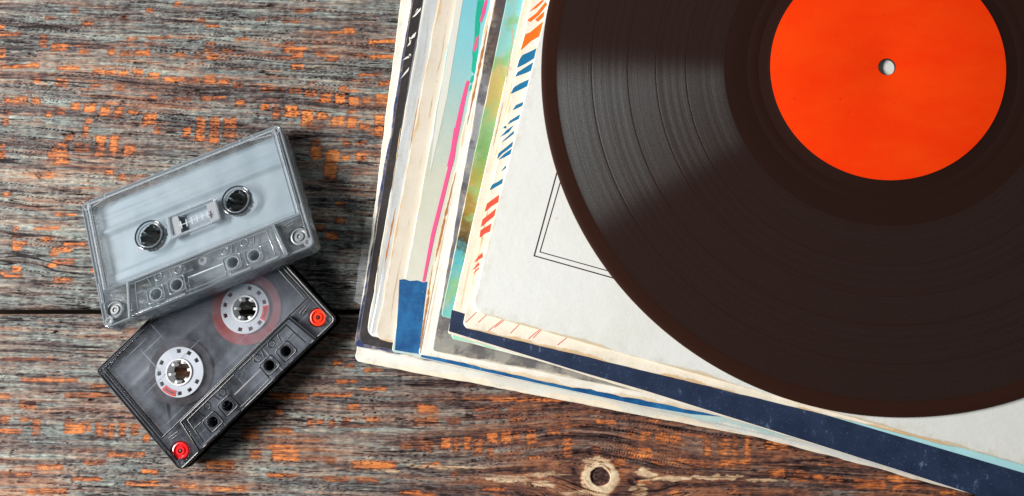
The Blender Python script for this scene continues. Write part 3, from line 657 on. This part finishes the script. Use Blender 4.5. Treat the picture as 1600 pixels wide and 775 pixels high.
def cassette(root, M, kind):
    clear = kind == 'clear'
    hub = 6.3 if clear else 11.9
    win = rrect(-11.5, HY - 5.2, 11.5, HY + 5.2, 0.8)
    top = [OUTL] + [circle((s * HX, HY), 6.4, 40) for s in (-1, 1)] + [circle(c, 4.5, 32) for c in ROLL] + [circle(c, 2.5, 24) for c in HOLES[1:3]] + [rrect(c[0] - 2.2, c[1] - 2.2, c[0] + 2.2, c[1] + 2.2, 1.2) for c in (HOLES[0], HOLES[3])]
    if clear: top.append(win)
    plate('top_shell', top, 7.3, 8.7, M['plate'], root, 0.3)
    plate('bottom_shell', top, 0.0, 1.4, M['base'], root, 0.3)
    plate('side_wall', [OUTL, INNER], 1.45, 7.25, M['wall'], root, 0.12)
    # raised head block at the open edge, both faces
    tr_h = [circle(c, 2.5, 24) for c in HOLES[1:3]] + [rrect(c[0] - 2.2, c[1] - 2.2, c[0] + 2.2, c[1] + 2.2, 1.2) for c in (HOLES[0], HOLES[3])]
    plate('head_block', [TRAP] + tr_h, 8.75, 10.3, M['plate'], root, 0.35)
    plate('head_block', [TRAP] + tr_h, -1.6, -0.05, M['plate'], root, 0.35)
    # moulded ridges
    m = MB()
    for a, b in (((-46.8, 29.6), (46.8, 29.6)), ((-46.8, -14.2), (-46.8, 29.6)), ((46.8, -14.2), (46.8, 29.6))):
        m.bar(a, b, 0.7, 8.72, 9.15)
    m.build('label_ridge', M['edge'], root)
    m = MB().bar((-46.8, -14.6), (46.8, -14.6), 0.9, 1.5, 7.2).bar((-35.2, -15.4), (-37.3, -30.0), 0.9, 1.5, 7.2).bar((35.2, -15.4), (37.3, -30.0), 0.9, 1.5, 7.2)
    m.build('inner_rib', M['rib'], root)
    m = MB().path([(-37.4, -31.6), (-35.0, -15.0), (35.0, -15.0), (37.4, -31.6)], 0.55, 8.75, 10.5)
    m.build('head_block_rim', M['edge'], root)
    m = MB()
    for a, b in (((-33, -22.4), (-6, -19.6)), ((33, -22.4), (6, -19.6)), ((-9, -22.0), (-9.6, -30.8)), ((9, -22.0), (9.6, -30.8)), ((-18.3, -22.8), (-18.3, -30.5)), ((18.3, -22.8), (18.3, -30.5)), ((-28.8, -23), (-28.8, -30.5)), ((28.8, -23), (28.8, -30.5)), ((-24, -16.5), (-24, -21)), ((24, -16.5), (24, -21)), ((-16, -17), (-14, -20)), ((16, -17), (14, -20))):
        m.bar(a, b, 0.6, 1.5, 7.2)
    m.build('inner_rib', M['edge'], root)
    m = MB()
    for a, b in (((-33, -30.6), (-27, -30.6)), ((-20, -30.6), (-11, -30.6)), ((11, -30.6), (20, -30.6)), ((27, -30.6), (33, -30.6))):
        MB().bar(a, b, 1.0, 1.0, 9.6).build('front_lip', M['edge'], root)
    for c in HOLES: MB().ring(2.45, 3.15, 1.5, 10.45, c, 28).build('guide_hole_rim', M['edge'], root, True)
    for c in ((-22, -18.2), (22, -18.2), (-11, -17.9), (11, -17.9), (-32, -28.4), (32, -28.4)):
        MB().ring(1.3, 1.9, 1.5, 7.25, c, 24).build('guide_pin', M['edge'], root, True)
    for c in ((-47.4, 29.0), (47.4, 29.0), (-47.4, -29.0), (47.4, -29.0), (0, -18.6)):
        b = MB().ring(1.0, 2.1, 0.5, 8.95, c, 28).build('screw_boss', M['edge'], root, True)
        MB().lathe([(0.0, 0.6), (1.5, 0.6), (1.5, 7.6), (1.1, 8.2), (0.0, 8.2)], c, 20, False).build('screw', M['screw'], b, True)
    for x in (-1, 1):
        MB().prism(rrect(x * 49.2 - 0.6, -20, x * 49.2 + 0.6, -10, 0.3, 2), 1.5, 8.95).build('side_tab', M['edge'], root)
    for xx in (-38, 30, 36): MB().bar((xx, 29.9), (xx, 31.6), 0.7, 7.6, 9.1).build('write_protect_tab', M['edge'], root)
    for a, b in (((-45, 27.8), (-38, 29.4)), ((45, 27.8), (34, 29.2))): MB().bar(a, b, 0.4, 8.7, 9.0).build('corner_rib', M['edge'], root)
    # rounded mouldings that catch the light as thin lines
    MB().tube(rrect(-49.5, -31.2, 49.5, 31.2, 2.2), 0.55, 8.55, True).build('rim_moulding', M['bead'], root, True)
    for q in ([(-47.9, -27.0), (-47.9, 28.0)], [(47.9, -27.0), (47.9, 28.0)], [(-46.0, 30.3), (46.0, 30.3)], [(-46.4, -14.3), (46.4, -14.3)], [(-45.6, -13.6), (-45.6, 28.6)], [(45.6, -13.6), (45.6, 28.6)]):
        MB().tube(q, 0.32, 8.72).build('raised_line', M['bead'], root, True)
    MB().tube([(-36.6, -31.4), (-34.4, -15.5), (34.4, -15.5), (36.6, -31.4)], 0.42, 10.25).build('head_block_bead', M['bead'], root, True)
    MB().tube([(-32.6, -29.6), (-31.4, -17.0), (-1.6, -17.0)], 0.28, 10.3).build('raised_line', M['bead'], root, True)
    MB().tube([(32.6, -29.6), (31.4, -17.0), (1.6, -17.0)], 0.28, 10.3).build('raised_line', M['bead'], root, True)
    for hx, hy in HOLES:
        MB().tube(rrect(hx - 3.9, hy - 3.4, hx + 3.9, hy + 3.4, 1.1, 3), 0.30, 10.3, True).build('guide_socket', M['bead'], root, True)
    for q in ([(-31.6, -22.2), (-27.6, -22.2)], [(31.6, -22.2), (27.6, -22.2)], [(-9.3, -22.4), (-9.3, -30.4)], [(9.3, -22.4), (9.3, -30.4)], [(-9.3, -30.2), (9.3, -30.2)], [(-25.5, -17.6), (-24.4, -21.4)], [(25.5, -17.6), (24.4, -21.4)], [(-15.0, -17.6), (-14.2, -20.6)], [(15.0, -17.6), (14.2, -20.6)], [(-44.0, -16.6), (-39.0, -17.4)], [(44.0, -16.6), (39.0, -17.4)], [(-43.5, -18.0), (-40, -18.5)], [(43.5, -18.0), (40, -18.5)]):
        MB().tube(q, 0.27, 10.3 if abs(q[0][0]) < 35 else 8.72).build('raised_line', M['bead'], root, True)
    for c in ((-20.5, -18.6), (20.5, -18.6), (-11.2, -18.9), (11.2, -18.9)):
        MB().tube(circle(c, 1.7, 20), 0.25, 10.3, True).build('moulding_ring', M['bead'], root, True)
    # liner sheet with crimped folds along the long axis
    ys = [-14.0, -11.8, -10.6, -9.2, -8.0, -6.6, 9.0, 12.4, 13.6, 15.0, 16.2, 20.5, 21.6, 22.6, 28.6]
    zs = [0.0, 0.0, 0.55, 0.1, 0.5, 0.0, 0.0, 0.1, 0.9, 0.75, 0.05, 0.0, 0.35, 0.0, 0.0]
    hole = 6.6 if clear else 12.1
    xs = sorted(set([round(-46.0 + 92.0 * i / 120, 4) for i in range(121)]))
    yy = np.unique(np.round(np.concatenate([np.linspace(-14, 28.6, 90)]), 4)); zi = np.interp(yy, ys, zs)
    zk = np.convolve(np.pad(zi, 2, 'edge'), np.ones(5) / 5, 'valid')
    bm = bmesh.new(); grid = []
    for j, y in enumerate(yy):
        grid.append([bm.verts.new((x * S, y * S, (5.3 + (zk[j] - (1.2 if clear and 0 else 0)) * (2.0 if clear else 0.5)) * S)) for x in xs])
    for j in range(len(yy) - 1):
        for i in range(len(xs) - 1):
            cx, cy = (xs[i] + xs[i + 1]) / 2, (yy[j] + yy[j + 1]) / 2
            if min(math.hypot(cx - HX, cy - HY), math.hypot(cx + HX, cy - HY)) < hole: continue
            bm.faces.new((grid[j][i], grid[j][i + 1], grid[j + 1][i + 1], grid[j + 1][i]))
    me = bpy.data.meshes.new('liner_sheet'); bm.to_mesh(me); bm.free()
    for v in [v for v in me.vertices if 0]: pass
    link('liner_sheet', me, M['liner'], root, True)
    for s in (-1, 1):
        c = (s * HX, HY)
        if clear:
            MB().tube(circle(c, 6.75, 48), 0.38, 8.85, True).build('hub_bead', M['bead2'], root, True)
            MB().tube(circle(c, 5.6, 48), 0.30, 8.3, True).build('hub_bead', M['bead'], root, True)
            r = MB().ring(5.9, 6.5, 0.4, 8.7, c, 44, 0.2).build('hub_ring', M['base'], root, True)
            for k in range(6):
                a = math.radians(60 * k + 14)
                MB().bar((c[0] + 4.5 * math.cos(a), c[1] + 4.5 * math.sin(a)), (c[0] + 5.6 * math.cos(a), c[1] + 5.6 * math.sin(a)), 0.7, 2.0, 6.0).build('tooth', M['edge'], r)
        else:
            a0 = math.radians(200 if s < 0 else 305)
            r = empty('reel'); r.parent = root
            wins = []
            for k in range(12):
                a = a0 + math.radians(30 * k)
                if k in (0, 4, 8): continue
                wins.append(arcpoly(c, 9.0, 10.7, a - 0.10, a + 0.10, 3))
            ring = plate('reel_ring', [circle(c, 11.8, 64), circle(c, 6.4, 44)] + wins, 6.3, 7.1, M['reel'], r, 0.12)
            MB().ring(5.6, 6.4, 1.2, 7.6, c, 44).build('reel_hub', M['reel'], r, True)
            for k in range(6):
                a = a0 + math.radians(60 * k + 10)
                MB().bar((c[0] + 4.1 * math.cos(a), c[1] + 4.1 * math.sin(a)), (c[0] + 5.8 * math.cos(a), c[1] + 5.8 * math.sin(a)), 1.2, 2.5, 7.3).build('tooth', M['reel'], r)
            cl = MB().prism(arcpoly(c, 8.6, 11.4, a0 - 0.34, a0 + 0.34, 8), 7.11, 7.22).build('red_clip', M['red'], r)
            MB().prism(arcpoly(c, 9.5, 10.5, a0 - 0.24, a0 + 0.24, 6), 7.23, 7.26).build('clip_slot', M['clipslot'], cl)
            rp = 15.6 if s < 0 else 17.0
            MB().ring(9.0, rp, 2.4, 6.1, c, 72, 0.05).build('tape_pack', M['tape'] if s < 0 else M['tape_red'], root, True)
    if clear:
        wfr = MB()
        plate('window_frame', [rrect(-12.3, HY - 6.0, 12.3, HY + 6.0, 1.2), rrect(-11.2, HY - 4.9, 11.2, HY + 4.9, 0.7)], 7.0, 8.8, M['edge'], root, 0.15)
        for s in (-1, 1):
            MB().prism([(s * 11.1, HY - 4.8), (s * 11.1, HY + 4.8), (s * 7.2, HY + 4.8), (s * 6.6, HY), (s * 7.2, HY - 4.8)], 6.0, 7.8).build('window_side', M['frost'], root)
        plate('window_pane', [rrect(-11.1, HY - 4.8, 11.1, HY + 4.8, 0.6)], 7.85, 8.5, M['pane'], root, 0.1)
        for k in range(6):
            x = -6.0 + 2.6 * k
            MB().bar((x, HY - 3.0), (x, HY + 0.6), 0.45, 8.52, 8.75).build('scale_mark', M['mark'], root)
        MB().bar((-7.2, HY - 1.2), (8.2, HY - 1.2), 0.35, 8.52, 8.74).build('scale_line', M['mark'], root)
    for c in ROLL:
        r = MB().lathe([(0.9, 2.0), (4.2, 2.0), (4.2, 7.6), (3.9, 8.2), (3.3, 8.35), (2.9, 7.9), (2.4, 7.7), (1.9, 8.3), (1.1, 8.3), (0.9, 7.9)], c, 44).build('guide_roller', M['roller'] if c[0] < 0 else M['roller2'], root, True)
        MB().lathe([(0.0, 0.5), (0.85, 0.5), (0.85, 7.7), (0.5, 7.9), (0.0, 7.9)], c, 18, False).build('roller_pin', M['pin'], r, True)
    # pressure pad spring
    sp = [(-25.5, -28.3), (-17, -25.0), (-9, -23.0), (-3.2, -19.8), (0, -18.9), (3.2, -19.8), (9, -23.0), (17, -21.8), (27, -19.2)] if not clear else [(-20, -24.0), (-9, -21.6), (-3.2, -19.6), (0, -18.9), (3.2, -19.6), (9, -21.6), (20, -24.0)]
    MB().path(sp, 0.9 if not clear else 0.45, 2.0, 7.0).build('pad_spring', M['spring'], root)
    MB().bar((-8.4, -23.4), (8.4, -23.4), 0.55, 2.0, 8.6).build('pressure_pad', M['pad'], root)
    if not clear:
        MB().path([(-44.2 - 3.5, -27.1), (-33, -30.2), (33, -30.2), (44.2 + 3.5, -27.1)], 0.25, 2.6, 6.2).build('tape_run', M['tape'], root)
        MB().path([(-HX - 14.5, HY - 6.0), (-48.0, -22.5)], 0.25, 2.6, 6.2).build('tape_run', M['tape'], root)

metal = plain('dull_steel', srgb(150, 152, 156), 0.35, 0.6, 0.1)
MC = dict(
    plate=thin_plastic('clear_plate', (0.93, 0.95, 0.96), 0.08, haze_sheen=0.13, haze_sheen_col=srgb(206, 214, 220), scratch=0.06),
    base=thin_plastic('clear_base', (0.90, 0.92, 0.93), 0.1), wall=glassy('clear_wall', (0.93, 0.95, 0.97), 0.04, 0.45, glint=0.12), edge=glassy('clear_edge', (0.95, 0.97, 0.98), 0.03, 0.35, (0.9, 0.92, 0.94), glint=0.28),
    rib=glassy('clear_rib', (0.72, 0.75, 0.79), 0.04, 0.35, (0.6, 0.62, 0.65)), screw=metal,
    liner=None, frost=plain('frosted_window_side', srgb(160, 162, 166), 0.5), pane=thin_plastic('clear_pane', (0.95, 0.96, 0.97), 0.05),
    mark=plain('pale_scale_mark', srgb(176, 184, 190), 0.5), roller=plain('grey_roller', srgb(126, 132, 136), 0.3, 0.6), roller2=None,
    pin=metal, spring=glassy('clear_spring', (0.8, 0.83, 0.86), 0.05, 0.3), pad=plain('white_pad', srgb(236, 238, 240), 0.5))
MC['roller2'] = MC['roller']
def bead(name, c, clear, tint, rough=0.12, spec=0.8):
    t = NT(name); b = t.bsdf(c, rough, spec); tr = t.n('BsdfTransparent'); tr.inputs[0].default_value = rgba(tint)
    m = t.n('MixShader'); m.inputs[0].default_value = clear; t.l(b.outputs[0], m.inputs[1]); t.l(tr.outputs[0], m.inputs[2]); return t.fin(m.outputs[0])
MC['bead'] = bead('clear_bead', srgb(150, 158, 166), 0.42, (0.72, 0.75, 0.78))
MC['bead2'] = bead('dark_clear_bead', srgb(60, 66, 72), 0.3, (0.5, 0.52, 0.55))
def liner_mat(name, c, op, spec, nz=0.0):
    t = NT(name); n = t.noise(30, detail=5, rough=0.6)
    b = t.bsdf(t.mix(n, tuple(v * 0.9 for v in c), tuple(v * 1.08 for v in c)), 0.38, spec)
    tr = t.n('BsdfTransparent'); m = t.n('MixShader')
    f = op if not nz else t.math('ADD', op, t.math('MULTIPLY', t.smooth(n, 0.4, 0.68), nz))
    t.set(m.inputs[0], f); t.l(tr.outputs[0], m.inputs[1]); t.l(b.outputs[0], m.inputs[2])
    return t.fin(m.outputs[0])
MC['liner'] = liner_mat('frosted_blue_grey_liner', srgb(166, 177, 186), 0.93, 0.5)
MD = dict(
    plate=thin_plastic('smoked_plate', (0.91, 0.92, 0.94), 0.16, haze_sheen=0.20, haze_sheen_col=srgb(166, 172, 184), scratch=0.42),  # pale diffuse layer also paints soft grey reflections onto this shell
    base=thin_plastic('smoked_base', (0.45, 0.46, 0.5), 0.2), wall=glassy('smoked_wall', (0.10, 0.11, 0.13), 0.05, 0.25, (0.2, 0.2, 0.22)), edge=glassy('smoked_edge', (0.50, 0.52, 0.56), 0.05, 0.3, (0.35, 0.36, 0.4), glint=0.22, glint_col=(0.25, 0.26, 0.29)),
    rib=plain('black_rib', srgb(24, 23, 26), 0.25, 0.6), screw=plain('dark_screw', srgb(90, 90, 96), 0.3, 0.6),
    liner=liner_mat('smoky_liner', srgb(92, 96, 104), 0.26, 0.8, 0.34), reel=plain('white_reel', srgb(226, 228, 230), 0.4, 0.4, 0.04),  # smoke grey liner; its grey and paler smears also stand in for reflections
    red=plain('red_plastic', (0.90, 0.04, 0.02), 0.35, 0.5, 0.05), clipslot=plain('dark_red_slot', srgb(110, 24, 26), 0.5),
    tape=plain('dark_tape', srgb(52, 42, 44), 0.3, 0.5, 0.05), tape_red=plain('red_brown_tape', srgb(158, 66, 60), 0.3, 0.5, 0.08),
    roller=plain('red_roller', (0.80, 0.015, 0.02), 0.22, 0.6, 0.03), roller2=plain('orange_red_roller', (0.92, 0.05, 0.015), 0.22, 0.6, 0.03),
    pin=plain('dark_pin', srgb(48, 30, 30), 0.3), spring=plain('black_spring', srgb(22, 21, 24), 0.3, 0.6), pad=plain('cream_pad', srgb(226, 214, 196), 0.6))

MD['bead'] = bead('smoked_bead', srgb(30, 31, 35), 0.2, (0.4, 0.4, 0.44), 0.30, 0.6)
# smoked cassette: flat on the table, resting on its thicker head block
z2 = 9.5
TL, BL, BR = at(149, 580, z2), at(283, 738, z2), at(529, 500, z2)
X = ((BR - BL) ).normalized(); Yd = (TL - BL); Y = (Yd - X * Yd.dot(X)).normalized(); Z = X.cross(Y)
c2 = (TL + BR) / 2
M2 = Matrix((X, Y, Z)).transposed().to_4x4(); M2.translation = Vector((c2.x, c2.y, 0)) * S
M2 = M2 @ Matrix.Rotation(math.radians(-1.9), 4, 'X')
M2.translation.z = 1.55 * S
smoked = empty('audio_cassette', M2)
tag(smoked, 'smoked dark cassette with white reels and red rollers, lower one on the wood', 'cassette', 'cassettes on the wooden table')
# clear cassette: far edge on the table, near edge propped on the smoked one
PHI = math.radians(12.9)
TLc, TRc = at(126, 318, 9.6), at(434, 194, 9.6)
X = (TRc - TLc).normalized(); Yh = Vector((-X.y, X.x, 0)); Y = Yh * math.cos(PHI) - Vector((0, 0, 1)) * math.sin(PHI); Z = X.cross(Y)
K1 = 1.035
org = TLc + (X * 50.2 - Y * 31.9 - Z * 8.7) * K1
M1 = Matrix((X, Y, Z)).transposed().to_4x4(); M1 = M1 @ Matrix.Diagonal((K1, K1, K1, 1)); M1.translation = org * S
clearc = empty('audio_cassette', M1)
tag(clearc, 'clear transparent cassette with grey liner, propped on the smoked cassette', 'cassette', 'cassettes on the wooden table')
cassette(clearc, MC, 'clear'); cassette(smoked, MD, 'smoked')
